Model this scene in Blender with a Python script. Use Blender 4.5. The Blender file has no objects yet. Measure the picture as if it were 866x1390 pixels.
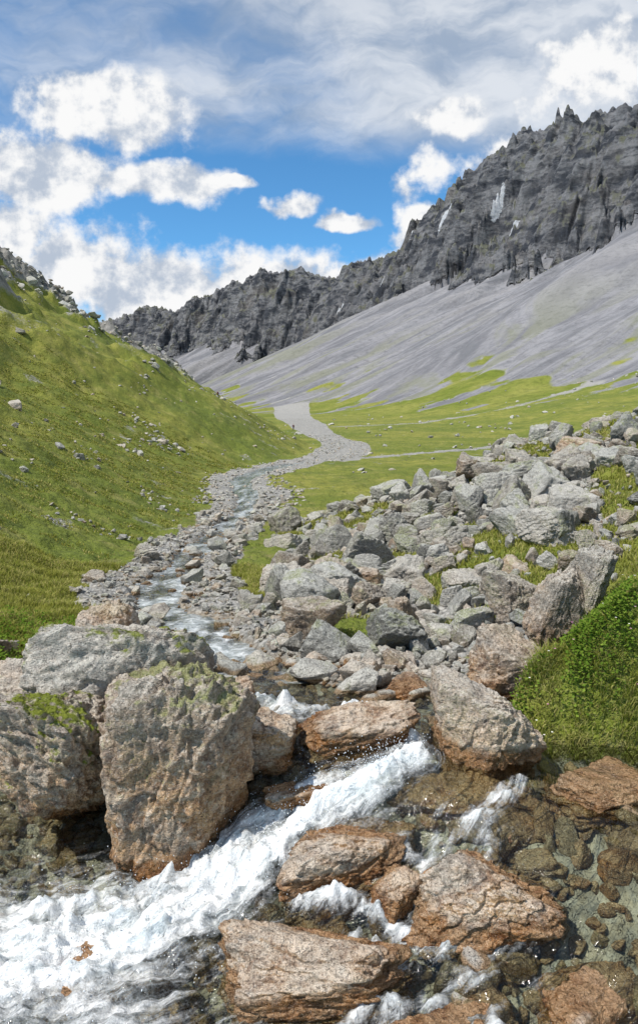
import bpy, bmesh, math, numpy as np
from mathutils import Vector, Matrix
rng=np.random.RandomState(7)
scene=bpy.context.scene
# ---------------------------------------------------------------- noise
P=rng.permutation(256).astype(np.int64)
ANG=rng.rand(256)*2*np.pi
G2=np.stack([np.cos(ANG),np.sin(ANG)],1)
g=rng.randn(256,3); G3=g/np.linalg.norm(g,axis=1,keepdims=True)
def per2(x,y):
    xi=np.floor(x).astype(np.int64); yi=np.floor(y).astype(np.int64)
    xf=x-xi; yf=y-yi
    u=xf*xf*xf*(xf*(xf*6-15)+10); v=yf*yf*yf*(yf*(yf*6-15)+10)
    def gr(a,b,fx,fy):
        h=P[(P[a&255]+b)&255]; return G2[h,0]*fx+G2[h,1]*fy
    a=gr(xi,yi,xf,yf); b=gr(xi+1,yi,xf-1,yf); c=gr(xi,yi+1,xf,yf-1); d=gr(xi+1,yi+1,xf-1,yf-1)
    return 1.4*((a+(b-a)*u)*(1-v)+(c+(d-c)*u)*v)
def per3(p):
    i=np.floor(p).astype(np.int64); f=p-i; w=f*f*f*(f*(f*6-15)+10)
    r=0
    for dx in (0,1):
        for dy in (0,1):
            for dz in (0,1):
                h=P[(P[(P[(i[:,0]+dx)&255]+i[:,1]+dy)&255]+i[:,2]+dz)&255]
                q=f-np.array([dx,dy,dz]); gv=(G3[h]*q).sum(1)
                ww=(w[:,0] if dx else 1-w[:,0])*(w[:,1] if dy else 1-w[:,1])*(w[:,2] if dz else 1-w[:,2])
                r=r+gv*ww
    return 1.5*r
def fbm(x,y,o=4,g=.5):
    r=0;a=1;f=1
    for k in range(o):
        r=r+a*per2(x*f+k*17.31+.37,y*f-k*9.73+.41); a*=g; f*=2.03
    return r
def rid(x,y,o=4,g=.5):
    r=0;a=1;f=1
    for k in range(o):
        r=r+a*(1-2*np.abs(per2(x*f+k*31.37+.23,y*f+k*11.77+.53))); a*=g; f*=2.07
        x,y=x*.8+y*.6,y*.8-x*.6
    return r
def fbm3(p,o=4,g=.5):
    r=0;a=1;f=1
    for k in range(o):
        r=r+a*per3(p*f+k*13.1); a*=g; f*=2.03
    return r
def rid3(p,o=4,g=.5):
    r=0;a=1;f=1
    for k in range(o):
        r=r+a*(1-2*np.abs(per3(p*f+k*7.1))); a*=g; f*=2.07
    return r
def sm(x,a,b):
    t=np.clip((x-a)/(b-a),0,1); return t*t*(3-2*t)
def smax(a,b,k):
    h=np.clip(.5+.5*(a-b)/k,0,1); return b+(a-b)*h+k*h*(1-h)
# ---------------------------------------------------------------- terrain definition (world metres)
RY=[0,4.7,5.5,6.5,8,9.3,11.5,17,30,42,58,75,95,120,140,230,480,1300,3000]
RX=[.3,.25,-.27,-.76,-1.55,-2.3,-2.75,-3.15,-3.4,-4.2,-6.6,-4.5,3.0,5.4,1.5,-4.5,-20,-60,-100]
RW=[.6,.7,.5,.36,.34,.36,.40,.38,.5,.65,.8,1.0,1.4,1.3,1.3,2.0,4,8,12]
ZY=[0,5,8,11.5,17,30,58,95,140,230,480,1300,3000]
ZZ=[-2.4,-2.4,-2.7,-3.2,-3.8,-5.0,-6.5,-7.6,-8.2,-8.4,-8.0,-7,10]
def spl(y,X,Y):
    ly=np.log(np.maximum(y,.3)+2); LX=np.log(np.array(X)+2.0)
    return (np.interp(ly-.05,LX,Y)+np.interp(ly+.05,LX,Y)+np.interp(ly,LX,Y))/3
def W(x,y):
    q=x*.6+(y-4.2)
    w=np.interp(q,[-1.5,-.8,-.45,-.1,.26,.8],[-3.02,-2.92,-2.82,-2.66,-2.46,-2.4])
    b=sm(y,4.8,5.6)
    return w*(1-b)+spl(y,ZY,ZZ)*b
CR=np.array([(1000,-300,300),(700,300,330),(480,650,335),(380,880,339),(372,940,368),(344,1020,389),(317,1100,382),(297,1150,388),(268,1220,354),
 (225,1320,339),(204,1400,312),(139,1550,315),(97,1650,302),(13,1780,308),(-63,1850,348),(-122,1880,344),(-234,2000,316),
 (-331,2080,308),(-416,2180,268),(-571,2350,313),(-700,2500,290),(-1100,2650,270),(-2200,2700,250)],float)
SEG=np.concatenate([[0],np.cumsum(np.hypot(*(CR[1:,:2]-CR[:-1,:2]).T))])
OFF=np.array([80,80,84,88,90,95,105,112,122,128,140,156,160,130,104,92,86,80,74,84,80,76,72],float)
def crest(x,y):
    D=[];TT=[];ZC=[]
    for i in range(len(CR)-1):
        a=CR[i];b=CR[i+1]; d=b[:2]-a[:2]; L=np.hypot(*d)
        t=np.clip(((x-a[0])*d[0]+(y-a[1])*d[1])/L**2,0,1)
        D.append(np.hypot(x-a[0]-t*d[0],y-a[1]-t*d[1]).astype(np.float32)); TT.append((SEG[i]+t*L).astype(np.float32)); ZC.append((a[2]+t*(b[2]-a[2])).astype(np.float32))
    best=D[0].copy()
    for q in D[1:]: np.minimum(best,q,out=best)
    k=6+.09*best; sw=0;st=0;sz=0
    for q,t,z in zip(D,TT,ZC):
        w=np.exp(-(q-best)/k); sw=sw+w; st=st+w*t; sz=sz+w*z
    return best.astype(float),(st/sw).astype(float),(sz/sw).astype(float)
def polyd(x,y,pts):
    best=np.full(x.shape,1e9)
    for a,b in zip(pts[:-1],pts[1:]):
        dx=b[0]-a[0];dy=b[1]-a[1];L=dx*dx+dy*dy
        t=np.clip(((x-a[0])*dx+(y-a[1])*dy)/L,0,1)
        best=np.minimum(best,np.hypot(x-a[0]-t*dx,y-a[1]-t*dy))
    return best
def terr(x,y):
    x=np.asarray(x,float); y=np.asarray(y,float)
    o={}
    xc=spl(y,RY,RX); w=spl(y,RY,RW); zr=W(x,y); dx=x-xc
    wob=fbm(x/ (1+.06*y),y/(1+.06*y),3)*.55*w
    edge=np.abs(dx)+wob-w          # <0 in channel
    near=np.clip(60/(y+20),0,1)
    bank=sm(edge,-.35*w,.35*w)
    z=zr-.10*(1-bank)*(1+.02*y)+.04*bank*(1+.03*y)
    z=z+fbm(x/.7,y/.7,4)*.11*near*sm(y,4.5,8)
    z=z+fbm(x/4,y/6,3)*.22*sm(y,22,50)*(1-sm(y,300,700))
    # left hill
    gz_=w*2.7+.55
    L=np.maximum(0,-dx-gz_)
    L=np.maximum(0,L-.62*np.maximum(0,y-250+12*fbm(x/40,y*0+3,3)))
    k=.8+.02*y
    hn=fbm(x/35,y/45,4)
    hill=.545*(np.sqrt(L*L+k*k)-k)*(1+.11*hn)
    hill=hill+ (fbm(x/4,y/4,4)*.36*sm(L,0,8)+fbm(x/13,y/13,3)*1.4*sm(L,3,25))
    outc=sm(rid(x/20+5,y/28,3),.62,1.3)*sm(L,14,45)*sm(hn+.4*fbm(x/9,y/9,2),-.45,.35)
    crestrock=sm(y,185,235)*(1-sm(y,262,290))*sm(L,42,68)
    outc=np.maximum(outc,crestrock*sm(fbm(x/12,y/12,3),-.55,-.1))
    hill=hill+outc*(1.2+2.6*rid(x/7,y/7,3))*.95
    # right meadow
    R=np.maximum(0,dx-gz_)
    mead=.018*R+.10*np.maximum(0,R-25)*sm(R,20,80)+fbm(x/30,y/30,3)*.8*sm(R,10,60)
    z=z+hill+mead
    # talus mound on the right
    cH=np.interp(x,[-6,-1.8,-1,1,4,6.3,10,16,30],[-9,-4.8,-4.3,-3.65,-2.6,-1.5,-.4,.5,1.2])
    nH=np.interp(x,[-6,-1.5,0,1.5,2.5,4,8,16,30],[-4,-2.9,-2.66,-2.55,-2.2,-1.9,-1.4,-.7,.2])
    tt=np.clip((y-6.5)/12.0,0,1)
    mz=nH*(1-tt)+cH*tt+.26*fbm(x/2,y/2,3)
    fall=sm(y,20.5,38)
    mz=mz*(1-fall)+(zr-2.5)*fall
    mz=np.where(edge<.6*w,z-.5,mz)
    mo=sm(y,5.2,6.6)
    z=np.where(y>5.2,z*(1-mo)+smax(z,mz,.35)*mo,z)
    mound=sm(mz-z+.4,0,.35)*mo
    # foreground bed
    fg=W(x,y)-.17+fbm(x/.45,y/.45,4)*.07
    lb=sm(-x,2.45,3.2)*sm(y,4.0,5.0)*.7
    fg=fg+lb
    b=sm(y,4.7,5.9)
    z=fg*(1-b)+z*b
    # near right grass bank
    x0=1.22+(y-4.5)*.72+.12*fbm(y/.5,x*0,2)
    bx=np.sqrt(np.clip((x-x0)/.95,0,2.4))
    kk=sm(y,3.7,4.9)
    bz=-3.7*(1-kk)+(-2.6+1.25*bx*sm(y,3.85,5.0))*kk+.12*fbm(x/.5,y/.5,3)
    bz=bz-2.2*sm(y,7.0,9.4)-2.5*(x<x0)
    gb=sm(bz-z,0,.12)
    z=smax(z,bz,.12)
    # mountain
    d,t,zc=crest(x,y)
    far=(y>150)|(np.hypot(x,y)>150)
    jag=rid(t/90,t*0+.3,3,.5)*22-25+fbm(t/26,t*0,4)*8
    wx=25*fbm(x/90,y/90,2)
    rib=rid((t+wx)/110+d/500,d/360+t/1100,4,.5)
    off=np.interp(t,SEG,OFF)+(18*fbm(t/200,t*0+7.3,2)+34*np.clip(rid((t+wx*.7)/105,d/600+1.5,3),-1.2,1.2))*np.exp(-np.maximum(d-60,0)/200)
    gul=np.clip(rid((t+12*fbm(t/50,d/90,2))/38,d/700+.3,2),-1,1.4)*sm(d,90,170)*(1-sm(d,300,480))
    zs=zc-off-.515*d+.00022*np.maximum(0,d-250)**2+2.2*fbm(t/24,d/260,3)+3.5*fbm(t/80,d/500,2)+2.6*gul
    lay=(zc-1.1*d)+.25*x+10*fbm(x/60,y/60,2)
    lay=(lay/26-np.floor(lay/26))
    rk=zc+jag*np.exp(-d/60)-1.14*d-.0007*d*d+sm(d,0,70)*(46*rib-24)-8*sm(d,0,20)+16*rid(x/55+.3*fbm(x/30,y/30,2),y/55,4,.5)*sm(d,0,25)+5*sm(lay,.0,.3)*(1-lay)*sm(d,10,40)+2.4*fbm(x/8,y/8,3)
    but=np.exp(-((t-SEG[12]+40)/38)**2-((d-235)/75)**2)*(75+22*rid(x/25,y/25,3))+np.exp(-((t-SEG[9]-30)/30)**2-((d-190)/55)**2)*(55+18*rid(x/25,y/25,3))+np.exp(-((t-SEG[6])/45)**2-((d-150)/40)**2)*(40+18*rid(x/25,y/25,3))
    but=np.maximum(but,sm(fbm((t+wx)/42,d/110,3),.15,.55)*sm(d,60,110)*(1-sm(d,200,300))*(42+16*rid(x/22,y/22,3)))
    rk=np.maximum(rk,zs-30+but)
    mt=np.maximum(zs,rk)
    rock=sm(rk-zs,-1,3)*far
    sd=zs-z
    z2=np.where(far,smax(z,mt,14.),z)
    gn=fbm(x/40,y/25,4)
    scr=sm(sd-6+22*gn+10*fbm(t/12,d/120,3),-14,14)*far
    # masks
    n1=fbm(x/3.0,y/3.0,4); n2=fbm(x/ .9,y/.9,3); n3=fbm(x/(1+.03*y),y/(1+.05*y),3)
    grass=sm(edge/(w+.2)+.8*n3,1.35,2.1)*sm(y,4.6,5.4)
    mg=sm(n1+.25*n2+.35*sm(x,4,9),-.16,.18)
    grass=grass*(1-mound)+mound*mg*grass
    gb2=np.clip(gb,0,1)*sm(x-x0,0,.2)*(1-sm(y,7.2,8.5))
    grass=np.maximum(grass,gb2)
    bare=sm(n1+.5*fbm(x/11,y/11,3),.45,.9)*sm(y,9,14)*(1-mound)
    grass=grass*(1-.5*bare)
    grav=.85*np.exp(-(polyd(x,y,[(2,84),(9,92),(24,106),(60,150)])/(1.7+.8*n1))**2)+ .6*np.exp(-(polyd(x,y,[(4,200),(40,240),(120,300)])/(5+5*gn))**2)
    grass=grass*(1-np.clip(grav,0,1)*sm(y,60,80))
    grass=np.where(y<5.0,np.maximum(gb2,sm(lb,.12,.3)),grass)
    grass=grass*(1-scr)*(1-.95*np.clip(outc*1.3,0,1))
    o.update(z=z2,grass=grass,scree=scr,rock=np.maximum(rock,outc),t=t,d=d,edge=edge,w=w,L=L,mound=mound,dx=dx,bank=gb2,rkonly=rock)
    return o
# ---------------------------------------------------------------- mesh helper
def mkmesh(name,V,F,mat=None,attrs=None,smooth=True):
    V=np.asarray(V,np.float32); F=np.asarray(F,np.int32); n=F.shape[1]
    me=bpy.data.meshes.new(name)
    me.vertices.add(len(V)); me.vertices.foreach_set('co',V.ravel())
    me.loops.add(F.size); me.loops.foreach_set('vertex_index',F.ravel())
    me.polygons.add(len(F)); me.polygons.foreach_set('loop_start',np.arange(0,F.size,n,dtype=np.int32))
    me.polygons.foreach_set('use_smooth',np.full(len(F),smooth))
    me.update(calc_edges=True)
    if attrs:
        for k,a in attrs.items():
            at=me.attributes.new(k,'FLOAT','POINT'); at.data.foreach_set('value',np.asarray(a,np.float32))
    ob=bpy.data.objects.new(name,me); scene.collection.objects.link(ob)
    if mat: me.materials.append(mat)
    return ob
# ---------------------------------------------------------------- node helper
class T:
    def __init__(s,tree): s.t=tree; s.n=tree.nodes; s.l=tree.links
    def new(s,ty,**k):
        nd=s.n.new(ty)
        for a,b in k.items(): setattr(nd,a,b)
        return nd
    def put(s,sock,v):
        if v is None: return
        if isinstance(v,bpy.types.NodeSocket): s.l.new(v,sock)
        else:
            if sock.type=='RGBA' and len(v)==3: v=(*v,1)
            sock.default_value=v
    def math(s,op,a,b=None,c=None,clamp=False):
        nd=s.new('ShaderNodeMath',operation=op,use_clamp=clamp)
        s.put(nd.inputs[0],a); s.put(nd.inputs[1],b); s.put(nd.inputs[2],c); return nd.outputs[0]
    def vmath(s,op,a,b=None):
        nd=s.new('ShaderNodeVectorMath',operation=op); s.put(nd.inputs[0],a); s.put(nd.inputs[1],b)
        return nd.outputs['Value'] if op in('LENGTH','DOT_PRODUCT') else nd.outputs[0]
    def noise(s,vec,scale,detail=4,rough=.55,dist=0,dim='3D'):
        nd=s.new('ShaderNodeTexNoise',noise_dimensions=dim); s.put(nd.inputs['Vector'],vec)
        nd.inputs['Scale'].default_value=scale; nd.inputs['Detail'].default_value=detail; nd.inputs['Roughness'].default_value=rough; nd.inputs['Distortion'].default_value=dist
        return nd.outputs[0]
    def vor(s,vec,scale,feat='F1'):
        nd=s.new('ShaderNodeTexVoronoi',feature=feat); s.put(nd.inputs['Vector'],vec); nd.inputs['Scale'].default_value=scale; return nd
    def mix(s,f,a,b,bt='MIX'):
        nd=s.new('ShaderNodeMix',data_type='RGBA',blend_type=bt); s.put(nd.inputs[0],f); s.put(nd.inputs[6],a); s.put(nd.inputs[7],b); return nd.outputs[2]
    def step(s,v,a,b,lo=0,hi=1):
        nd=s.new('ShaderNodeMapRange',interpolation_type='SMOOTHSTEP'); s.put(nd.inputs[0],v)
        for i,x in enumerate((a,b,lo,hi)): nd.inputs[i+1].default_value=x
        return nd.outputs[0]
    def attr(s,n): return s.new('ShaderNodeAttribute',attribute_name=n).outputs['Fac']
    def pos(s): return s.new('ShaderNodeNewGeometry').outputs['Position']
    def xyz(s,a,b,c=0.):
        nd=s.new('ShaderNodeCombineXYZ'); s.put(nd.inputs[0],a); s.put(nd.inputs[1],b); s.put(nd.inputs[2],c); return nd.outputs[0]
    def bump(s,h,dist,strength=1,nrm=None):
        nd=s.new('ShaderNodeBump'); s.put(nd.inputs['Height'],h); nd.inputs['Distance'].default_value=dist; nd.inputs['Strength'].default_value=strength
        s.put(nd.inputs['Normal'],nrm); return nd.outputs[0]
def newmat(name):
    m=bpy.data.materials.new(name); m.use_nodes=True; t=T(m.node_tree)
    t.p=m.node_tree.nodes['Principled BSDF']; t.out=m.node_tree.nodes['Material Output']
    return m,t
def scree_col(t,p):
    tc=t.attr('t'); dc=t.attr('d')
    st=t.noise(t.xyz(t.math('MULTIPLY',tc,.11),t.math('MULTIPLY',dc,.012)),1.0,5,.7,.5)
    st2=t.noise(t.xyz(t.math('MULTIPLY',tc,.028),t.math('MULTIPLY',dc,.006)),1.0,4,.6,.8)
    c=t.mix(t.step(st,.36,.64),(.16,.16,.172),(.285,.28,.292))
    c=t.mix(t.step(st2,.46,.60,0,.5),c,(.30,.288,.285))
    c=t.mix(t.step(st2,.46,.36,0,.5),c,(.145,.15,.16))
    c=t.mix(t.step(t.noise(p,.2,6,.78),.46,.72,0,.7),c,(.12,.12,.128))
    g=t.math('MULTIPLY',t.step(st2,.50,.58),t.step(dc,300,440))
    return t.mix(t.math('MULTIPLY',g,.4),c,(.16,.175,.07))
# ground material
def mat_ground():
    m,t=newmat('alpine_ground'); p=t.pos()
    nA=t.noise(p,.035,3,.6); nM=t.noise(p,.13,4,.65); nB=t.noise(p,.5,5,.65); nC=t.noise(p,5,4,.7); nD=t.noise(p,38,2,.7)
    c=t.mix(t.step(nA,.38,.62),(.15,.185,.022),(.28,.27,.048))
    c=t.mix(t.step(nM,.50,.66,0,.65),c,(.085,.115,.02))
    c=t.mix(t.step(nB,.38,.72,0,.75),c,(.09,.13,.016))
    c=t.mix(t.step(nB,.48,.3,0,.65),c,(.30,.27,.09))
    c=t.mix(t.step(nC,.45,.75,0,.7),c,(.06,.085,.015))
    c=t.mix(t.step(nD,.45,.7,0,.6),c,(.28,.29,.09))
    v1=t.vor(p,14)
    gc=t.mix(t.step(v1.outputs['Color'],0,1),(.28,.272,.255),(.58,.565,.53))
    gc=t.mix(t.step(nC,.4,.7,0,.5),gc,(.38,.35,.31))
    gc=t.mix(t.step(nB,.42,.62,0,.5),gc,(.24,.235,.215))
    gc=t.mix(t.step(v1.outputs['Distance'],.35,.7,0,.6),gc,(.13,.125,.115))
    gm=t.math('ADD',t.attr('grass'),t.math('MULTIPLY',t.math('SUBTRACT',nC,.5),.9))
    gm=t.math('ADD',gm,t.math('MULTIPLY',t.math('SUBTRACT',nB,.5),.7))
    col=t.mix(t.step(gm,.35,.6),gc,c)
    sc=scree_col(t,p)
    sm_=t.math('ADD',t.attr('scree'),t.math('MULTIPLY',t.math('SUBTRACT',nB,.5),.8))
    col=t.mix(t.step(sm_,.35,.65),col,sc)
    rc=t.mix(t.step(nB,.3,.7),(.09,.09,.085),(.30,.29,.27))
    rm=t.math('ADD',t.attr('rock'),t.math('MULTIPLY',t.math('SUBTRACT',nB,.5),.9))
    col=t.mix(t.step(rm,.35,.6),col,rc)
    col=t.mix(t.math('MULTIPLY',t.attr('wet'),.6),col,t.mix(t.step(nC,.35,.65),(.14,.105,.065),(.40,.30,.18)))
    t.put(t.p.inputs['Base Color'],col); t.p.inputs['Roughness'].default_value=.9
    t.p.inputs['Specular IOR Level'].default_value=.2
    b=t.bump(nB,.6,.9)
    b=t.bump(nC,.12,.8,b)
    b=t.bump(t.math('SUBTRACT',nD,t.math('MULTIPLY',v1.outputs['Distance'],.5)),.03,.9,b)
    t.put(t.p.inputs['Normal'],b)
    return m
def mat_mountain():
    m,t=newmat('mountain_rock_and_scree'); p=t.pos()
    sc=scree_col(t,p)
    mp=t.new('ShaderNodeMapping'); t.put(mp.inputs[0],p); mp.inputs['Scale'].default_value=(.8,.8,1.9); mp.inputs['Rotation'].default_value=(.75,.65,0)
    n1=t.noise(mp.outputs[0],.035,8,.68,.3); n2=t.noise(p,.012,3,.6); n3=t.noise(mp.outputs[0],.16,5,.72)
    c=t.mix(t.step(n1,.40,.60),(.075,.082,.098),(.33,.33,.34))  # bluish cast in the rock colour stands in for distance haze
    c=t.mix(t.step(n2,.5,.7,0,.5),c,(.24,.215,.19))
    c=t.mix(t.step(n2,.48,.38,0,.5),c,(.08,.085,.10))
    c=t.mix(t.step(n3,.5,.72,0,.75),c,(.055,.06,.075))
    nz=t.new('ShaderNodeSeparateXYZ'); t.put(nz.inputs[0],t.new('ShaderNodeNewGeometry').outputs['Normal'])
    led=t.math('MULTIPLY',t.step(nz.outputs[2],.57,.77),t.step(n1,.36,.52))
    c=t.mix(t.math('MULTIPLY',led,.85),c,(.31,.305,.31))
    grassy=t.math('MULTIPLY',led,t.step(n2,.46,.54))
    c=t.mix(t.math('MULTIPLY',grassy,.6),c,(.18,.19,.09))
    rm=t.math('ADD',t.attr('rock'),t.math('MULTIPLY',t.math('SUBTRACT',n1,.5),1.1))
    nA=t.noise(p,.03,4,.6); nB=t.noise(p,.3,4,.65)
    gr=t.mix(t.step(nA,.35,.65),(.15,.185,.03),(.26,.26,.065)); gr=t.mix(t.step(nB,.4,.7,0,.6),gr,(.10,.12,.025))
    gm=t.math('ADD',t.attr('grass'),t.math('MULTIPLY',t.math('SUBTRACT',nA,.5),.9))
    scm=t.step(t.math('ADD',t.attr('scree'),t.math('MULTIPLY',t.math('SUBTRACT',nA,.5),.8)),.35,.65)
    low=t.mix(t.step(gm,.25,.55),(.33,.32,.30),gr)
    low=t.mix(scm,low,sc)
    col=t.mix(t.step(rm,.35,.6),low,c)
    col=t.mix(t.step(t.math('ADD',t.attr('snow'),t.math('MULTIPLY',t.math('SUBTRACT',n3,.5),.8)),.42,.55),col,(.8,.82,.86))
    t.put(t.p.inputs['Base Color'],col); t.p.inputs['Roughness'].default_value=.95; t.p.inputs['Specular IOR Level'].default_value=.1
    hb=t.math('MULTIPLY',n1,t.step(rm,.3,.6,.12,1))
    b=t.bump(hb,24,1); b=t.bump(t.math('MULTIPLY',n3,t.step(rm,.3,.6,.2,1)),6,1,b)
    t.put(t.p.inputs['Normal'],b)
    return m
MG=mat_ground(); MM=mat_mountain()
# ---------------------------------------------------------------- terrain meshes
th=np.concatenate([np.arange(-65,-28.2,.6),np.arange(-28,28.01,.09),np.arange(28.6,65.1,.6)])*np.pi/180
rn=np.exp(np.arange(np.log(.9),np.log(300),.008)); rf=np.concatenate([np.arange(300,2350,4.4),np.arange(2350,3000,12)])
rr=np.concatenate([rn,rf]); nr,nt=len(rr),len(th)
X=np.outer(rr,np.sin(th)).ravel(); Y=np.outer(rr,np.cos(th)).ravel()
o=terr(X,Y)
d,tt_=o['d'],o['t']
snow=np.zeros(len(X))
for sx,sy,rt,rd_ in [(100,1240,5,20),(190,1085,5,15),(228,925,4,14),(238,880,4,12),(40,1430,6,15),(150,1180,4,12)]:
    d0,t0,_=crest(np.array([float(sx)]),np.array([float(sy)]))
    snow=np.maximum(snow,np.exp(-((tt_-t0[0]+.25*(d-d0[0]))/rt)**2-((d-d0[0])/rd_)**2))
o['snow']=snow
o['wet']=(1-sm(o['z']-W(X,Y),-.02,.06))*(Y<40)
VV=np.stack([X,Y,o['z']],1)
idx=np.arange(nr*nt).reshape(nr,nt)
Fq=np.stack([idx[:-1,:-1],idx[:-1,1:],idx[1:,1:],idx[1:,:-1]],-1).reshape(-1,4)
fr=np.repeat(np.arange(nr-1),nt-1)
fL=o['L'][Fq[:,0]]; fy=Y[Fq[:,0]]
isM=fr>=len(rn)-1
isH=(~isM)&(fL>2)&(fy>9)
def sub(name,mask,mat):
    f=Fq[mask]; u,inv=np.unique(f,return_inverse=True)
    return mkmesh(name,VV[u],inv.reshape(-1,4),mat,{k:o[k][u] for k in('grass','scree','rock','t','d','snow','wet')})
sub('valley_ground',(~isM)&(~isH),MG); sub('grassy_hill',isH,MG); sub('mountain_range',isM,MM)
# ---------------------------------------------------------------- water
def mat_water(name,foam_noise=12,tint=(.72,.84,.80),flow=False):
    m,t=newmat(name); p=t.pos()
    if flow:
        fv=t.xyz(t.math('MULTIPLY',t.attr('fu'),3.6),t.math('MULTIPLY',t.attr('fv'),13),0.)
        n1=t.noise(fv,1.0,5,.70,.9); n2=t.noise(p,55,3,.7); n3=t.noise(fv,.45,3,.6,.6)
    else:
        n1=t.noise(p,foam_noise,4,.7,.6); n2=t.noise(p,foam_noise*5,3,.7); n3=t.noise(p,3.5,3,.6,1.0)
    f=t.math('ADD',t.attr('foam'),t.math('MULTIPLY',t.math('SUBTRACT',n1,.5),1.3 if flow else 1.0))
    f=t.math('ADD',f,t.math('MULTIPLY',t.math('SUBTRACT',n2,.5),.45))
    ff=t.step(f,.18,.95)
    b=t.bump(n3,.10,.8); b=t.bump(n1,.035,.8,b)
    tr=t.new('ShaderNodeBsdfTransparent'); t.put(tr.inputs[0],tint)
    gl=t.new('ShaderNodeBsdfGlossy'); gl.inputs['Roughness'].default_value=.08; t.put(gl.inputs['Normal'],b); t.put(gl.inputs['Color'],(1,1,1))
    fr_=t.new('ShaderNodeFresnel'); fr_.inputs[0].default_value=1.34; t.put(fr_.inputs['Normal'],b)
    mx=t.new('ShaderNodeMixShader'); t.put(mx.inputs[0],fr_.outputs[0]); t.l.new(tr.outputs[0],mx.inputs[1]); t.l.new(gl.outputs[0],mx.inputs[2])
    if flow: t.put(t.p.inputs['Base Color'],t.mix(t.step(n1,.3,.6),(.62,.69,.72),(.90,.91,.91)))
    else: t.put(t.p.inputs['Base Color'],t.mix(t.step(n1,.4,.7),(.42,.46,.46),(.80,.82,.82)))
    t.p.inputs['Roughness'].default_value=.35
    t.put(t.p.inputs['Normal'],t.bump(n2,.015,.7,t.bump(n1,.05,.7)))
    mf=t.new('ShaderNodeMixShader'); t.put(mf.inputs[0],ff); t.l.new(mx.outputs[0],mf.inputs[1]); t.l.new(t.p.outputs[0],mf.inputs[2])
    t.l.new(mf.outputs[0],t.out.inputs['Surface'])
    return m
MW=mat_water('rushing_water',flow=True,tint=(.84,.93,.88))
PATH=[(.66,4.36),(.43,4.22),(.0,4.1),(-.34,3.93),(-.6,3.70),(-1.0,3.45),(-1.6,3.3),(-2.6,3.15)]
def flow(x,y,pts):
    best=np.full(x.shape,1e9);fu=np.zeros(x.shape);fv=np.zeros(x.shape);acc=0
    for a,b in zip(pts[:-1],pts[1:]):
        dx=b[0]-a[0];dy=b[1]-a[1];L=math.hypot(dx,dy)
        t=np.clip(((x-a[0])*dx+(y-a[1])*dy)/L**2,0,1); px=x-a[0]-t*dx; py=y-a[1]-t*dy; ds=np.hypot(px,py)
        sg=np.sign(dx*py-dy*px); m=ds<best
        best=np.where(m,ds,best); fu=np.where(m,acc+t*L,fu); fv=np.where(m,sg*ds,fv); acc+=L
    return best,fu,fv
gx=np.arange(-3.4,3.4,.015); gy=np.arange(1.0,5.81,.015)
A,B=np.meshgrid(gx,gy); x=A.ravel(); y=B.ravel()
dp,fu,fv=flow(x,y,PATH); rad=np.interp(x,[-2,-1,-.4,.1,.6],[.60,.44,.27,.2,.17])
fn_=fbm(x/.16,y/.16,4)
fo=np.exp(-(dp/rad)**2)*(.88+.3*fbm(fu/.35,fv/.1,3))
fo=np.maximum(fo,(.50+.5*fn_)*np.exp(-(polyd(x,y,[(1.25,4.0),(1.0,3.80),(.82,3.72),(.62,3.62),(.5,3.3)])/.085)**2))
fo=np.maximum(fo,(.70+.5*fn_)*np.exp(-(polyd(x,y,[(-.75,5.3),(-.2,5.0),(.35,4.95),(.62,4.7),(.66,4.4)])/.12)**2))
fo=np.maximum(fo,(.60+.5*fn_)*np.exp(-(polyd(x,y,[(-.3,3.95),(-.1,3.58),(.2,3.5),(.5,3.25)])/.09)**2))
fo=np.maximum(fo,(.30+.5*fn_)*sm(-np.abs(x-.5),-1.0,-.2)*(1-sm(y,3.5,4.3)))
fo=np.maximum(fo,.55*sm(-x,.3,1.0)*(1-sm(y,3.2,3.75)))
fo=np.maximum(fo,.42*(1-sm(y,3.6,4.4))*sm(-x,-.2,.6)*(.8+.5*fbm(x/.3,y/.3,3)))
turb=np.clip(fo,0,1)*(.07*fbm(fu/.3,fv/.11,3)+.04*rid(x/.12,y/.12,3)+.06*fbm(x/.3,y/.3,3))+.012*fbm(x/.12,y/.12,3)+.02*fbm(x/.5,y/.5,2)
z=W(x,y)+turb+.05*fo
ny,nx=A.shape; ii=np.arange(nx*ny).reshape(ny,nx)
F=np.stack([ii[:-1,:-1],ii[:-1,1:],ii[1:,1:],ii[1:,:-1]],-1).reshape(-1,4)
mkmesh('waterfall_pool',np.stack([x,y,z],1),F,MW,{'foam':fo*.97,'fu':fu,'fv':fv})
# river
MW2=mat_water('river_water',7,(.80,.87,.83))
ry=np.exp(np.linspace(np.log(5.8),np.log(1100),1300)); cs=np.linspace(-1.5,1.5,31)
A=spl(ry,RY,RX)[:,None]+spl(ry,RY,RW)[:,None]*cs[None,:]; B=np.repeat(ry[:,None],31,1)
x=A.ravel(); y=B.ravel()
fo=np.clip(.46+.45*fbm(x/.5,y/(1.0+.02*y),4),0,1)*(1-.3*sm(y,20,60))
z=W(x,y)+.02*fbm(x/.25,y/.25,3)*(y<60)-.012
ii=np.arange(len(x)).reshape(A.shape)
F=np.stack([ii[:-1,:-1],ii[:-1,1:],ii[1:,1:],ii[1:,:-1]],-1).reshape(-1,4)
mkmesh('river',np.stack([x,y,z],1),F,MW2,{'foam':fo})
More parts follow.
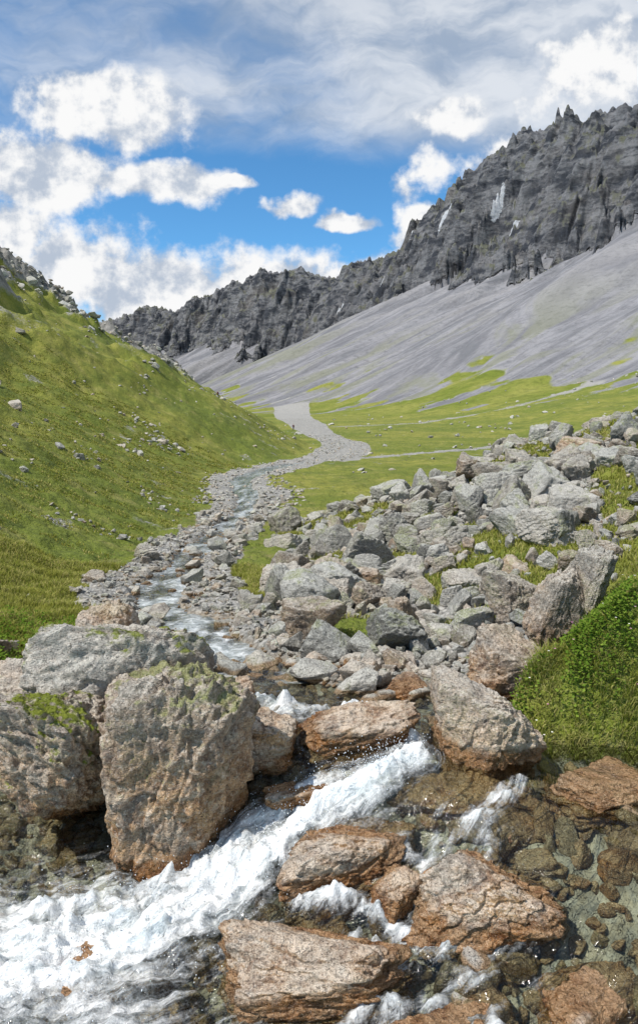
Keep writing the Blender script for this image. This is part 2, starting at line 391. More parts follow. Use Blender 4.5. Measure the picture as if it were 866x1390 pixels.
# ---------------------------------------------------------------- rocks
ICO={}
def ico(n):
    if n not in ICO:
        bm=bmesh.new(); bmesh.ops.create_icosphere(bm,subdivisions=n,radius=1)
        bm.verts.ensure_lookup_table()
        v=np.array([q.co[:] for q in bm.verts]); f=np.array([[q.index for q in fc.verts] for fc in bm.faces]); bm.free()
        ICO[n]=(v/np.linalg.norm(v,axis=1,keepdims=True),f)
    return ICO[n]
def rockshape(sub,seed,p=16,extra=9,det=1.0):
    r=np.random.RandomState(seed); D,F=ico(sub)
    N=[];K=[]
    for ax in range(3):
        for s in (-1,1):
            n=np.zeros(3); n[ax]=s; n+=r.randn(3)*.25; N.append(n/np.linalg.norm(n)); K.append(r.uniform(.75,1.0))
    for k in range(extra):
        n=r.randn(3); n/=np.linalg.norm(n); N.append(n); K.append(r.uniform(.86,1.15))
    N=np.array(N);K=np.array(K)
    dt=np.maximum(0,D@N.T)/K
    R=(dt**p).sum(1)**(-1/p)
    V=D*R[:,None]
    s=seed*3.7
    n=.10*fbm3(V*1.3+s,3)+det*(.04*rid3(V*3.1+s,4,.55)+.016*fbm3(V*11+s,3))
    q=V@N[6]*3.6+.7*fbm3(V*1.7+s,3); st=(q-np.floor(q)); n=n+det*.08*(sm(st,.0,.10)-st)
    q=V@N[8]*2.7+.6*fbm3(V*1.7+s+3,3); st=(q-np.floor(q)); n=n+det*.07*(sm(st,.0,.08)-st)
    q=V@N[1]*6+.8*fbm3(V*2.4+s+6,3); st=(q-np.floor(q)); n=n+det*.03*(sm(st,.0,.12)-st)
    return V*(1+n)[:,None],F
def mat_rock(name):
    m,t=newmat(name); p0=t.pos(); rnd=t.attr('rnd')
    p=t.vmath('ADD',p0,t.xyz(*[t.math('MULTIPLY',rnd,v) for v in (31.,17.,53.)]))
    mp=t.new('ShaderNodeMapping'); t.put(mp.inputs[0],p); mp.inputs['Scale'].default_value=(1,1.3,3.0); mp.inputs['Rotation'].default_value=(.5,.6,.2)
    n1=t.noise(p,2.2,5,.65,.4); n2=t.noise(p,9,5,.7); n3=t.noise(mp.outputs[0],4,5,.72,.5); n4=t.noise(p,48,3,.75)
    tint=t.attr('tint')
    g=t.math('ADD',t.math('MULTIPLY',n1,.7),t.math('MULTIPLY',rnd,.42))
    c=t.mix(t.step(g,.32,.78),(.17,.168,.15),(.54,.525,.48))
    c=t.mix(t.step(n3,.54,.74,0,.6),c,(.10,.097,.088))
    c=t.mix(t.step(n3,.45,.28,0,.5),c,(.58,.55,.50))
    tc=t.mix(t.step(n2,.35,.62),(.22,.105,.045),(.57,.35,.18)); tc=t.mix(t.step(n3,.48,.64,0,.75),tc,(.62,.50,.37)); tc=t.mix(t.step(n3,.42,.30,0,.85),tc,(.12,.065,.04))
    tf=t.math('MULTIPLY',tint,t.step(n1,.34,.54,.35,1.0))
    c=t.mix(tf,c,tc)
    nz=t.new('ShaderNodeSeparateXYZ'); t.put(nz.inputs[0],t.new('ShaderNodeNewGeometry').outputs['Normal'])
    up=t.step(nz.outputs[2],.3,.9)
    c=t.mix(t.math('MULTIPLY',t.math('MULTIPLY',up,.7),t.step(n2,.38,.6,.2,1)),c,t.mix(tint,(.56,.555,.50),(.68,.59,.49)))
    li=t.math('MULTIPLY',t.math('MULTIPLY',t.step(n1,.48,.62),t.step(n4,.42,.60)),t.math('SUBTRACT',1.2,tint))
    c=t.mix(t.math('MULTIPLY',li,.6),c,(.31,.34,.17))
    c=t.mix(t.step(n4,.53,.68,0,.75),c,t.mix(tint,(.07,.065,.06),(.09,.06,.042)))
    c=t.mix(t.math('MULTIPLY',t.step(n4,.46,.36),.45),c,t.mix(tint,(.66,.65,.60),(.70,.60,.50)))
    mo=t.math('MULTIPLY',t.math('MULTIPLY',t.attr('moss'),t.step(nz.outputs[2],.3,.7)),t.step(n1,.52,.58))
    c=t.mix(mo,c,t.mix(n2,(.07,.11,.01),(.30,.32,.03)))
    wet=t.attr('wet'); wf=t.step(t.math('ADD',wet,t.math('MULTIPLY',t.math('SUBTRACT',n2,.5),.6)),.3,.7)
    dark=t.mix(1.0,c,(.62,.46,.31),'MULTIPLY')
    c=t.mix(wf,c,dark)
    t.put(t.p.inputs['Base Color'],c)
    t.put(t.p.inputs['Roughness'],t.step(wf,0,1,.88,.2)); t.p.inputs['Specular IOR Level'].default_value=.4
    b=t.bump(n3,.11,.95); b=t.bump(n2,.06,.9,b); b=t.bump(n4,.014,.9,b)
    t.put(t.p.inputs['Normal'],b)
    return m
MR=mat_rock('weathered_rock')
def rotm(rx,ry_,rz):
    return np.array((Matrix.Rotation(rz,3,'Z')@Matrix.Rotation(ry_,3,'Y')@Matrix.Rotation(rx,3,'X')))
def boulder(x,y,z,hx,hy,hz,rz=0,rx=0,ry_=0,seed=1,tint=.5,moss=0,sub=6,p=20,det=1.0,ground=False,dry=False):
    V,F=rockshape(sub,seed,p,det=det)
    ext=np.abs(V).max(0)
    V=V/ext*np.array([hx,hy,hz])
    V=V@rotm(rx,ry_,rz).T
    if ground: z=float(terr(np.array([x]),np.array([y]))['z'][0])+hz*z
    V=V+np.array([x,y,z])
    wl=W(V[:,0],V[:,1]); n=len(V)
    hgt=V[:,2]-wl
    wet=np.zeros(n) if dry else 1-sm(hgt,.02,.24)
    tn=np.clip(tint*(1-.45*sm(hgt,.5,1.1))+.35*(1-sm(hgt,.0,.6))*(0 if dry else 1),0,1)
    r=np.random.RandomState(seed).uniform(.3,1)
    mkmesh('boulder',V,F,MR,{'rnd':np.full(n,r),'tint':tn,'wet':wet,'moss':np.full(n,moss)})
B_=boulder
# left boulder group
B_(-1.02,4.22,-2.42,.60,.5,.74,.15,0,.08,11,.9,.6,7,18,1.3)
B_(-1.80,4.40,-2.38,.50,.45,.68,-.3,0,-.1,12,.85,1,7,18,1.3)
B_(-1.42,4.86,-2.20,.76,.46,.60,.1,-.1,.05,13,.55,.9,7,16,1.2)
B_(-2.36,5.0,-2.35,.36,.36,.34,.5,0,-.3,14,.7,.2)
B_(-2.05,6.1,-2.25,.38,.35,.4,.2,0,.2,15,1,.1)
B_(-1.5,6.1,-2.4,.3,.28,.27,.9,0,.1,16,.9)
# centre
B_(-.42,4.6,-2.42,.29,.26,.25,.2,0,.1,21,.85,p=12)
B_(.22,4.72,-2.44,.54,.28,.22,-.1,0,-.08,22,.8,p=12)
B_(-.08,4.30,-2.68,.32,.17,.17,.3,.1,0,23,.9,p=10)
B_(1.12,4.5,-2.31,.46,.33,.37,-.35,0,.1,24,.45,p=18,sub=7)
B_(.98,4.14,-2.6,.5,.2,.17,-.05,0,0,25,.85,p=14)
B_(1.80,3.98,-2.45,.44,.3,.18,.25,0,-.12,26,.5)
B_(1.2,3.84,-2.66,.25,.2,.17,.2,0,.1,27,.7)
B_(.22,3.86,-2.84,.52,.34,.27,.25,.0,-.08,28,.9,p=16,sub=7)
B_(.44,3.5,-2.76,.2,.14,.13,.5,0,-.35,29,1)
B_(.92,3.42,-2.76,.42,.33,.26,-.2,0,.15,30,1,sub=7)
B_(-.05,3.1,-3.0,.56,.34,.26,.1,0,0,31,.85,p=14,sub=7)
B_(1.36,2.95,-2.98,.35,.25,.2,.4,0,0,32,.9)
B_(.65,2.75,-3.05,.4,.25,.18,.1,0,0,33,.85)
B_(-1.15,3.25,-3.1,.4,.28,.16,.1,0,0,34,.9,p=8)
B_(2.0,3.3,-2.85,.35,.3,.2,.1,0,0,35,.5)
B_(1.75,2.95,-2.95,.22,.2,.15,.9,0,0,36,.5)
B_(-.72,5.2,-2.42,.25,.2,.18,.4,0,0,37,.7)
B_(.75,5.5,-2.5,.24,.2,.18,.8,0,0,38,.6)
B_(.35,6.2,-2.55,.2,.2,.17,.2,0,0,39,.4)
# right, under the bank
B_(1.58,5.35,-2.2,.38,.3,.34,.3,0,.15,41,.75)
B_(2.1,5.9,-1.85,.26,.25,.45,.3,0,.35,42,.75,dry=True)
B_(2.42,6.0,-1.68,.13,.25,.42,.2,0,.3,43,.4,dry=True)
B_(2.0,6.9,-2.0,.35,.3,.35,.2,0,.2,55,.4,dry=True)
B_(.9,7.2,-2.38,.2,.2,.34,.5,0,-.08,44,.7,dry=True)
B_(.2,8.6,.4,.22,.2,.25,.2,0,.1,45,.4,ground=True,dry=True)
B_(-.65,10.7,.4,.42,.32,.33,.2,0,-.3,46,.3,ground=True,dry=True)
B_(.85,12.5,.5,.46,.38,.45,.4,0,.3,47,.05,ground=True,dry=True)
B_(1.75,15,.5,.5,.42,.52,.7,0,.4,48,.05,ground=True,dry=True)
B_(2.2,12,.5,.5,.4,.46,.1,0,-.2,49,.2,ground=True,dry=True)
B_(2.7,17,.5,.5,.42,.45,.9,0,.2,50,.05,ground=True,dry=True)
B_(4.1,16,.5,.6,.45,.48,.3,0,-.2,51,.05,ground=True,dry=True)
B_(3.7,11,.4,.65,.48,.4,.2,0,.25,52,.3,ground=True,dry=True)
B_(2.1,9,.3,.42,.3,.22,.2,0,-.1,53,.3,ground=True,dry=True)
B_(-3.95,15.2,.5,.3,.3,.22,.4,0,0,54,.2,ground=True,dry=True)
# angular blocks for talus
def hullrock(seed,cuts,box=5):
    r=np.random.RandomState(seed); n=r.randint(14,24)
    D=r.randn(n,3); D/=np.linalg.norm(D,axis=1,keepdims=True)
    R=(np.abs(D)**box).sum(1)**(-1/box)*r.uniform(.84,1.05,n)
    pts=D*R[:,None]; bm=bmesh.new()
    vs=[bm.verts.new(p) for p in pts]
    bmesh.ops.convex_hull(bm,input=vs)
    for v in [v for v in bm.verts if not v.link_faces]: bm.verts.remove(v)
    bmesh.ops.dissolve_limit(bm,angle_limit=.3,verts=bm.verts[:],edges=bm.edges[:])
    bmesh.ops.bevel(bm,geom=bm.edges[:],offset=.07,segments=1,affect='EDGES',clamp_overlap=True)
    bmesh.ops.triangulate(bm,faces=bm.faces[:])
    if cuts:
        bmesh.ops.subdivide_edges(bm,edges=bm.edges[:],cuts=cuts,use_grid_fill=True); bmesh.ops.triangulate(bm,faces=bm.faces[:])
    bm.verts.index_update(); bm.verts.ensure_lookup_table()
    V=np.array([v.co[:] for v in bm.verts]); F=np.array([[v.index for v in f.verts] for f in bm.faces]); bm.free()
    if cuts: V=V*(1+.09*fbm3(V*1.6+seed,2)+.06*fbm3(V*5+seed,3))[:,None]
    return V/np.abs(V).max(0),F
def rs(n,s,p):
    V,F=rockshape(n,s,p,extra=7,det=.9); return V/np.abs(V).max(0),F
LIB={5:[rs(5,700+i,26) for i in range(16)],4:[hullrock(300+i,2) for i in range(10)]+[rs(4,720+i,26) for i in range(12)],3:[hullrock(400+i,1) for i in range(16)],2:[hullrock(500+i,0) for i in range(12)]}
def scatter(name,x,y,size,sub,tintbase=.1,sink=.25,seed=0,wetc=False,flat=.75,smooth=False,moss=0,ext=1.):
    r=np.random.RandomState(seed); n=len(x); gz=terr(x,y)['z']
    VS=[];FS=[];at={k:[] for k in('rnd','tint','wet','moss')};acc=0
    for i in range(n):
        V,F=LIB[sub][r.randint(len(LIB[sub]))]
        s=size[i]*np.array([r.uniform(.8,1.45),r.uniform(.65,1.05),r.uniform(.45,.9)*flat/.75])*.5
        M=rotm(r.normal(0,.35),r.normal(0,.35),r.uniform(0,6.28))
        v=(V*s)@M.T+np.array([x[i],y[i],gz[i]+s[2]*(1-2*sink)])
        VS.append(v);FS.append(F+acc);acc+=len(v)
        rn_=r.rand(); tn=np.clip(tintbase+r.normal(0,.25),0,1)
        at['rnd'].append(np.full(len(v),rn_)); at['tint'].append(np.full(len(v),tn)); at['moss'].append(np.full(len(v),moss))
        at['wet'].append(np.zeros(len(v)) if not wetc else 1-sm(v[:,2]-W(v[:,0],v[:,1]),0,.08))
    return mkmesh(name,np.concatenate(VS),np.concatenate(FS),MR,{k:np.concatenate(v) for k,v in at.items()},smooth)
def samp(n,x0,x1,y0,y1,logy=False):
    x=rng.uniform(x0,x1,n); y=np.exp(rng.uniform(np.log(y0),np.log(y1),n)) if logy else rng.uniform(y0,y1,n); return x,y
x,y=samp(34000,-2.5,17,6.3,25); q=terr(x,y)
keep=(q['mound']>.3)&(q['edge']>.25)&(q['bank']<.2)&(np.abs(x)<.62*y+1)
keep&=(q['grass']<.5)|(rng.rand(len(x))<.08)
x=x[keep];y=y[keep]
size=np.clip(.085*(rng.rand(len(x))+.008)**-.52,.08,.85)*np.clip(.62+y/34,.75,1.1)
od=np.argsort(-size); x,y,size=x[od],y[od],size[od]
acc=[]; cell={}
for i in range(len(x)):
    c=(int(x[i]),int(y[i])); ok=True
    for a in(-1,0,1):
        for b in(-1,0,1):
            for j in cell.get((c[0]+a,c[1]+b),()):
                if math.hypot(x[i]-x[j],y[i]-y[j])<.37*(size[i]+size[j]): ok=False;break
            if not ok:break
        if not ok:break
    if ok: acc.append(i); cell.setdefault(c,[]).append(i)
acc=np.array(acc); x,y,size=x[acc],y[acc],size[acc]
b1_=size>.5; b2_=(size<=.5)&(size>.24); b3_=size<=.24
print('talus',b1_.sum(),b2_.sum(),b3_.sum())
scatter('boulder_field',x[b1_],y[b1_],size[b1_]*1.12,5,.08,.2,1,moss=.3,flat=.95,smooth=True)
scatter('boulder_field',x[b2_],y[b2_],size[b2_]*1.12,4,.12,.2,11,moss=.3,flat=.95)
scatter('talus_rubble',x[b3_],y[b3_],size[b3_]*1.08,3,.15,.15,2,flat=.9)
# river-bed stones
x,y=samp(26000,-6,3.2,4.9,34,True); q=terr(x,y)
k=(q['edge']<2.4*q['w']+.02*y)&(q['edge']>-1.0*q['w'])&(q['grass']<.5)&(rng.rand(len(x))<.5+.5*sm(9-y,0,2)); x,y=x[k],y[k]
size=np.clip(.034*(rng.rand(len(x))+.008)**-.52,.03,.36)*np.clip(.7+y/26,.8,1.5)
scatter('riverbed_stones',x,y,size,3,.15,.25,3,True)
x,y=samp(5000,-14,12,34,150,True); q=terr(x,y); k=(q['edge']<2.5)&(q['edge']>-1); x,y=x[k],y[k]
scatter('river_gravel_bar_stones',x,y,rng.uniform(.08,.3,len(x)),2,.1,.3,4)
x,y=samp(3000,-3.2,2.4,2.6,6.3); q=terr(x,y); k=(q['bank']<.1); x,y=x[k],y[k]
size=np.clip(.05*(rng.rand(len(x))+.02)**-.5,.04,.3)
scatter('streambed_stones',x,y,size,4,.45,.3,5,True,smooth=True)
# hill rocks
x,y=samp(80000,-130,0,9,255,True); q=terr(x,y)
cl=fbm(x/(2+.06*y),y/(2+.06*y),3)
k=(q['L']>.3)&(x>-.62*y)&(rng.rand(len(x))<sm(cl,.2,.75)*.5+.014); x,y=x[k],y[k]
size=np.clip(.10*(rng.rand(len(x))+.012)**-.5,.07,.85)*np.clip(.5+y/50,.7,2.0)
scatter('hillside_rocks',x,y,size,3 if len(x)<7000 else 2,.1,.35,6)
x,y=samp(16000,-125,-25,110,262); q=terr(x,y); k=(q['rock']>.35)&(x>-.6*y); x,y=x[k],y[k]
scatter('ridge_outcrop_blocks',x,y,np.clip(.45*(rng.rand(len(x))+.02)**-.5,.4,1.9),3,.03,.4,8,flat=.8)
x,y=samp(5000,3,140,30,330,True); q=terr(x,y)
k=(q['dx']>3)&(x<.62*y)&(rng.rand(len(x))<sm(fbm(x/14,y/14,3),.1,.7)*.4+.01); x,y=x[k],y[k]
scatter('meadow_rocks',x,y,rng.uniform(.2,.8,len(x))*np.clip(.4+y/160,.5,2),2,.05,.3,7)
# ---------------------------------------------------------------- grass
def mat_grass(name,a,b,c_):
    m,t=newmat(name); h=t.attr('h'); r=t.attr('rnd')
    c=t.mix(r,a,b); c=t.mix(t.step(t.noise(t.pos(),1.3,2,.5),.45,.65,0,.7),c,c_)
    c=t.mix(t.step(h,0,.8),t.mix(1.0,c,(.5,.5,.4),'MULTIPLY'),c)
    df=t.new('ShaderNodeBsdfDiffuse'); t.put(df.inputs[0],c); tl=t.new('ShaderNodeBsdfTranslucent'); t.put(tl.inputs[0],c)
    mx=t.new('ShaderNodeMixShader'); mx.inputs[0].default_value=.4; t.l.new(df.outputs[0],mx.inputs[1]); t.l.new(tl.outputs[0],mx.inputs[2])
    t.l.new(mx.outputs[0],t.out.inputs['Surface']); return m
MGr=mat_grass('grass_blades',(.26,.31,.045),(.66,.58,.24),(.32,.33,.06))
MLf=mat_grass('alpine_leaves',(.09,.18,.02),(.28,.37,.06),(.11,.18,.02))
def blades(name,x,y,hgt,wid,mat):
    n=len(x); z=terr(x,y)['z']-.01; r=rng.rand(n); an=rng.rand(n)*6.283; ln=rng.uniform(.2,.9,n)*hgt; la=rng.rand(n)*6.283
    c,s=np.cos(an)*wid,np.sin(an)*wid; lx,ly=np.cos(la)*ln,np.sin(la)*ln
    b=np.stack([x,y,z],1); w=np.stack([c,s,0*c],1)
    m=b+np.stack([lx*.3,ly*.3,hgt*.55],1); tp=b+np.stack([lx,ly,hgt*(1-.35*ln/hgt)],1)
    V=np.stack([b-w,b+w,m+w*.7,m-w*.7,tp],1).reshape(-1,3)
    i=np.arange(n)[:,None]*5
    F=np.concatenate([i+[0,1,2],i+[0,2,3],i+[3,2,4]],0)
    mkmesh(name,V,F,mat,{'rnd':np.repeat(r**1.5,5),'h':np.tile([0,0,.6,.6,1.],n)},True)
def gsel(n,x0,x1,y0,y1,th_,cond=None,log=True):
    x,y=samp(n,x0,x1,y0,y1,log); q=terr(x,y); k=(q['grass']>th_)&(np.abs(x)<.6*y+.8)
    if cond is not None: k&=cond(q,x,y)
    return x[k],y[k]
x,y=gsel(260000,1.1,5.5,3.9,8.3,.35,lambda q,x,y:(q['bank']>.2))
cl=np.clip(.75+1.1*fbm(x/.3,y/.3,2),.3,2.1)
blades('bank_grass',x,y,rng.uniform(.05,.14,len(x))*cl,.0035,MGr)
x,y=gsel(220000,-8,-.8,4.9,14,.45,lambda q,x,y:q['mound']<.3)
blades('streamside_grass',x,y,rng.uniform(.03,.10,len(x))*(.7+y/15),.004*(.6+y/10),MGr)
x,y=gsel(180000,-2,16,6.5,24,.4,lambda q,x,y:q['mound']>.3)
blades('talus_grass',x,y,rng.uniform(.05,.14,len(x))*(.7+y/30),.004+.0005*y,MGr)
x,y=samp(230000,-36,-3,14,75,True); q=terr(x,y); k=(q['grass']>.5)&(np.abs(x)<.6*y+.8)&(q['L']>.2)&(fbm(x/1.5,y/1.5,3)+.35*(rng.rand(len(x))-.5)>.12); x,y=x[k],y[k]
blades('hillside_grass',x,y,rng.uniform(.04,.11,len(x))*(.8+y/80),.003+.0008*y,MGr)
def leaves(name,cx,cy,n_per,rad,h,ls,mat):
    k=len(cx)
    X=np.repeat(cx,n_per)+rng.randn(k*n_per)*rad; Y=np.repeat(cy,n_per)+rng.randn(k*n_per)*rad
    Z=terr(X,Y)['z']+rng.rand(k*n_per)*h; n=len(X)
    a=rng.rand(n)*6.283; el=rng.uniform(-.2,1.0,n); L=ls*rng.uniform(.6,1.4,n)
    dv=np.stack([np.cos(a)*np.cos(el),np.sin(a)*np.cos(el),np.sin(el)],1)*L[:,None]; sd=np.stack([-np.sin(a),np.cos(a),rng.randn(n)*.3],1)*(L*.35)[:,None]
    b=np.stack([X,Y,Z],1)
    V=np.stack([b,b+dv*.5+sd,b+dv,b+dv*.5-sd],1).reshape(-1,3); F=np.arange(n*4).reshape(-1,4)
    mkmesh(name,V,F,mat,{'rnd':np.repeat(rng.rand(n),4),'h':np.tile([.5,.9,1,.9],n)})
x,y=gsel(2600,1.15,3.5,3.9,7.5,.3,lambda q,x,y:(q['bank']>.15)&(fbm(x/.4,y/.4,2)>.08))
leaves('alpine_shrubs',x,y,34,.05,.12,.026,MLf)
x,y=gsel(500,-3.6,-1.2,4.9,8,.4); leaves('streamside_plants',x,y,34,.06,.12,.03,MLf)
mF,tF=newmat('flower_petals'); tF.put(tF.p.inputs['Base Color'],tF.mix(tF.step(tF.attr('rnd'),.4,.6),(.6,.25,.4),(.75,.75,.68)))
x,y=gsel(160,1.3,3.4,4.3,7.0,.4,lambda q,x,y:q['bank']>.3)
def flowers(name,x,y):
    z=terr(x,y)['z']; VS=[];FS=[];R=[];a=0
    for i in range(len(x)):
        h=rng.uniform(.1,.17); c=np.array([x[i],y[i],z[i]+h]); r=rng.rand()
        for k in range(5):
            an=k*1.2566+r*3; d=np.array([math.cos(an),math.sin(an),.25])*.009; s=np.array([-math.sin(an),math.cos(an),0])*.004
            VS+= [c,c+d*.6+s,c+d,c+d*.6-s]; FS.append([a,a+1,a+2,a+3]); a+=4; R+=[r]*4
    mkmesh(name,np.array(VS),np.array(FS),mF,{'rnd':np.array(R)})
flowers('wildflowers',x,y)
# ---------------------------------------------------------------- splash droplets
n=2600; k=rng.randint(0,6,n); f=rng.rand(n); PA=np.array(PATH)
bx=PA[k,0]+(PA[k+1,0]-PA[k,0])*f; by=PA[k,1]+(PA[k+1,1]-PA[k,1])*f
rd=np.interp(bx,[-2,-1,-.4,.1,.6],[.35,.25,.15,.1,.08])
x=bx+rng.randn(n)*rd; y=by+rng.randn(n)*rd; z=W(x,y)+.06+np.abs(rng.randn(n))*.06
D,F1=ico(1); s=rng.uniform(.0012,.0045,n)*rng.uniform(.5,1,n)
V=(D[None]*s[:,None,None]*np.array([1,1,1.5])+np.stack([x,y,z],1)[:,None,:]).reshape(-1,3)
Fd=(F1[None]+np.arange(n)[:,None,None]*len(D)).reshape(-1,3)
mD,tD=newmat('water_droplets'); tD.p.inputs['Base Color'].default_value=(.85,.88,.9,1); tD.p.inputs['Roughness'].default_value=.15
mkmesh('water_splash',V,Fd,mD)
# ---------------------------------------------------------------- hikers
def solid(name,c,ro=.8):
    m,t=newmat(name); t.put(t.p.inputs['Base Color'],t.mix(t.noise(t.pos(),9,3),tuple(v*.8 for v in c),tuple(min(1,v*1.15) for v in c))); t.p.inputs['Roughness'].default_value=ro; return m
def hiker(x,y,rz,jc,stride):
    z=float(terr(np.array([x]),np.array([y]))['z'][0])
    e=bpy.data.objects.new('hiker',None); scene.collection.objects.link(e); e.location=(x,y,z); e.rotation_euler=(0,0,rz)
    s=stride
    J=[(0,0,.95,.13),(0,0,1.15,.14),(0,.02,1.38,.15),(0,.03,1.5,.06),(0,.04,1.6,.09),(0,.04,1.7,.09),
       (.1,0,.9,.09),(.11,s,.5,.065),(.11,s*1.2,.07,.045),(.11,s*1.2+.16,.04,.035),
       (-.1,0,.9,.09),(-.11,-s*.5,.5,.065),(-.11,-s*1.3,.09,.045),(-.11,-s*1.3+.16,.04,.035),
       (.2,.02,1.4,.06),(.25,-.08,1.12,.045),(.24,.1,.92,.03),(-.2,.02,1.4,.06),(-.25,.05,1.12,.045),(-.24,.22,.96,.03)]
    E=[(0,1),(1,2),(2,3),(3,4),(4,5),(0,6),(6,7),(7,8),(8,9),(0,10),(10,11),(11,12),(12,13),(2,14),(14,15),(15,16),(2,17),(17,18),(18,19)]
    me=bpy.data.meshes.new('body'); me.from_pydata([j[:3] for j in J],E,[]); ob=bpy.data.objects.new('body',me); scene.collection.objects.link(ob); ob.parent=e
    md=ob.modifiers.new('s','SKIN')
    for i,j in enumerate(J): me.skin_vertices[0].data[i].radius=(j[3],j[3])
    me.skin_vertices[0].data[0].use_root=True
    sb=ob.modifiers.new('u','SUBSURF'); sb.levels=2; sb.render_levels=2
    m,t=newmat('hiker_clothes'); sp=t.new('ShaderNodeSeparateXYZ'); t.put(sp.inputs[0],t.new('ShaderNodeTexCoord').outputs['Object'])
    c=t.mix(t.math('GREATER_THAN',sp.outputs[2],.95),(.05,.055,.07),jc); c=t.mix(t.math('GREATER_THAN',sp.outputs[2],1.5),c,(.5,.32,.24)); c=t.mix(t.math('GREATER_THAN',sp.outputs[2],1.68),c,(.06,.04,.03)); c=t.mix(t.math('LESS_THAN',sp.outputs[2],.1),c,(.08,.05,.03))
    t.put(t.p.inputs['Base Color'],c); me.materials.append(m)
    bm=bmesh.new(); bmesh.ops.create_cube(bm,size=1); bmesh.ops.scale(bm,vec=(.3,.18,.5),verts=bm.verts); bmesh.ops.bevel(bm,geom=bm.edges[:],offset=.05,segments=3,affect='EDGES')
    bmesh.ops.translate(bm,vec=(0,-.2,1.22),verts=bm.verts); me=bpy.data.meshes.new('backpack'); bm.to_mesh(me); bm.free()
    o2=bpy.data.objects.new('backpack',me); scene.collection.objects.link(o2); o2.parent=e; me.materials.append(solid('pack_fabric',(.20,.05,.04)))
hiker(-6.5,175,.2,(.10,.12,.2),.18); hiker(-24,165,-.6,(.12,.12,.14),.15)
# ---------------------------------------------------------------- sun, sky, clouds
sd=Vector((-.62,-.30,.95)).normalized()
el=math.asin(sd.z); az=math.atan2(sd.x,sd.y)
L=bpy.data.lights.new('sun','SUN'); L.energy=5.0; L.angle=math.radians(.5); L.color=(1,.945,.85)
lo=bpy.data.objects.new('sun',L); scene.collection.objects.link(lo); lo.rotation_euler=sd.to_track_quat('Z','Y').to_euler()
w=bpy.data.worlds.new('World'); scene.world=w; w.use_nodes=True; t=T(w.node_tree); t.n.clear()
sky=t.new('ShaderNodeTexSky',sky_type='NISHITA'); sky.sun_disc=False; sky.sun_elevation=el; sky.sun_rotation=az%(2*math.pi); sky.altitude=2000; sky.ozone_density=3; sky.dust_density=.3
tc=t.new('ShaderNodeTexCoord').outputs['Generated']; sp=t.new('ShaderNodeSeparateXYZ'); t.put(sp.inputs[0],tc)
yy=t.math('MAXIMUM',t.math('ABSOLUTE',sp.outputs[1]),.12)
a=t.math('DIVIDE',sp.outputs[0],yy); s=t.math('DIVIDE',sp.outputs[2],yy)
pv=t.xyz(a,s)
wn=t.new('ShaderNodeTexNoise'); t.put(wn.inputs['Vector'],pv); wn.inputs['Scale'].default_value=12; wn.inputs['Detail'].default_value=4
wv=t.vmath('MULTIPLY',t.vmath('SUBTRACT',wn.outputs['Color'],(.5,.5,.5)),(.09,.06,0)); pw=t.vmath('ADD',pv,wv)
def blob(c,r):
    q=t.vmath('DIVIDE',t.vmath('SUBTRACT',pw,(c[0],c[1],0)),(r[0],r[1],1)); return t.math('SUBTRACT',1,t.vmath('LENGTH',q))
def blobs(L_):
    r=None
    for b in L_:
        v=blob(b[:2],b[2:]); r=v if r is None else t.math('MAXIMUM',r,v)
    return r
cum=blobs([(-.36,.175,.19,.088),(-.23,.150,.19,.085),(-.08,.155,.19,.062),(.04,.155,.15,.062),(-.47,.235,.14,.080),
 (-.282,.385,.14,.062),(-.40,.315,.18,.062),(-.236,.30,.14,.032),(-.039,.274,.05,.016),(.035,.25,.06,.014),(-.114,.302,.035,.012),
 (.153,.235,.05,.04),(.42,.44,.15,.08),(.18,.385,.06,.03),(.25,.31,.15,.05)])
fn=t.noise(pv,12,8,.58,.0)
dens=t.step(t.math('ADD',cum,t.math('MULTIPLY',t.math('SUBTRACT',fn,.5),2.1)),.02,.46)
sh=t.noise(t.vmath('ADD',pv,(.016,-.022,.0)),12,6,.58,.0)
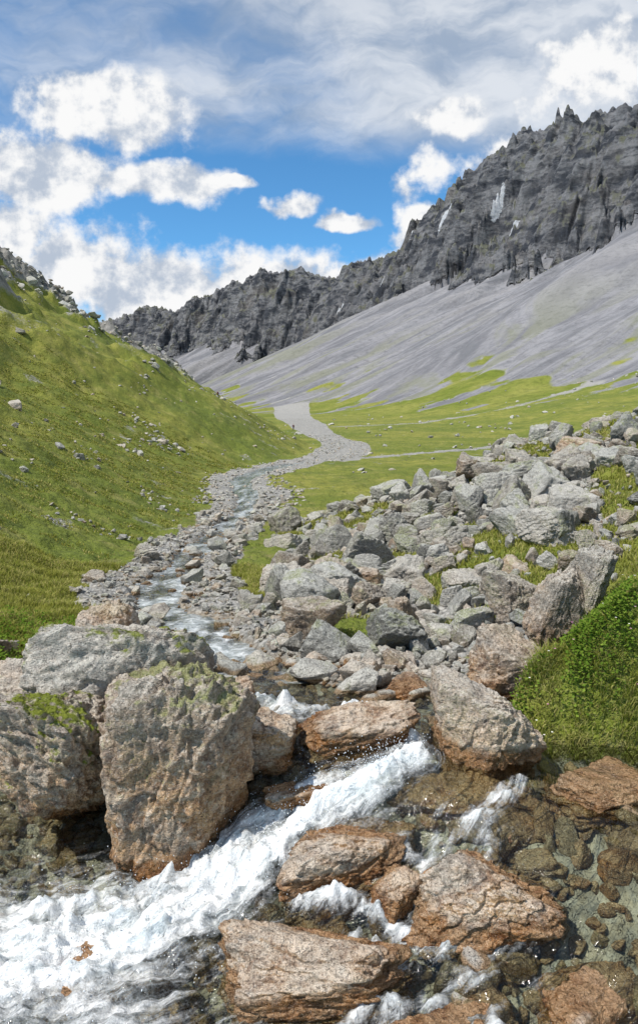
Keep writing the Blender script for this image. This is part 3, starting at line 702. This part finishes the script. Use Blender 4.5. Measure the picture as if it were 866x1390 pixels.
lit=t.step(t.math('ADD',t.math('MULTIPLY',t.math('SUBTRACT',fn,sh),4.2),t.math('MULTIPLY',cum,.05)),-.5,.34)
ccol=t.mix(lit,(.48,.55,.66),(.96,.96,.96))
mpv=t.new('ShaderNodeMapping'); t.put(mpv.inputs[0],pw); mpv.inputs['Scale'].default_value=(1,2.2,1); mpv.inputs['Rotation'].default_value=(0,0,-.35)
vn=t.noise(mpv.outputs[0],3.0,6,.6,.3)
vn2=t.noise(mpv.outputs[0],6,5,.6,.3)
hb=t.math('ADD',t.step(s,.25,.40,-.46,.20),t.math('MULTIPLY',a,.42))
vd=t.step(t.math('ADD',vn,hb),.28,.86,0,.9)
vcol=t.mix(t.step(vn2,.35,.65),(.38,.46,.58),(.80,.83,.87))
vcol=t.mix(t.math('MULTIPLY',t.step(s,.42,.62,0,.6),t.step(a,.3,-.2,.2,1)),vcol,(.25,.34,.48))
skyc=t.mix(1.0,sky.outputs[0],(.56,1.0,1.15),'MULTIPLY')
b1=t.new('ShaderNodeBackground'); t.put(b1.inputs[0],skyc); b1.inputs[1].default_value=.15
b2=t.new('ShaderNodeBackground'); t.put(b2.inputs[0],vcol)
b3=t.new('ShaderNodeBackground'); t.put(b3.inputs[0],ccol)
m1=t.new('ShaderNodeMixShader'); t.put(m1.inputs[0],vd); t.l.new(b1.outputs[0],m1.inputs[1]); t.l.new(b2.outputs[0],m1.inputs[2])
m2=t.new('ShaderNodeMixShader'); t.put(m2.inputs[0],dens); t.l.new(m1.outputs[0],m2.inputs[1]); t.l.new(b3.outputs[0],m2.inputs[2])
wo=t.new('ShaderNodeOutputWorld'); t.l.new(m2.outputs[0],wo.inputs[0])
# ---------------------------------------------------------------- camera
cam=bpy.data.cameras.new('camera'); co=bpy.data.objects.new('camera',cam); scene.collection.objects.link(co); scene.camera=co
co.location=(0,0,0); co.rotation_euler=(math.radians(80.8),0,0); cam.sensor_fit='VERTICAL'; cam.sensor_height=36; cam.lens=24; cam.clip_end=20000; cam.clip_start=.05
scene.view_settings.view_transform='Standard'; scene.view_settings.look='None'; scene.view_settings.exposure=0
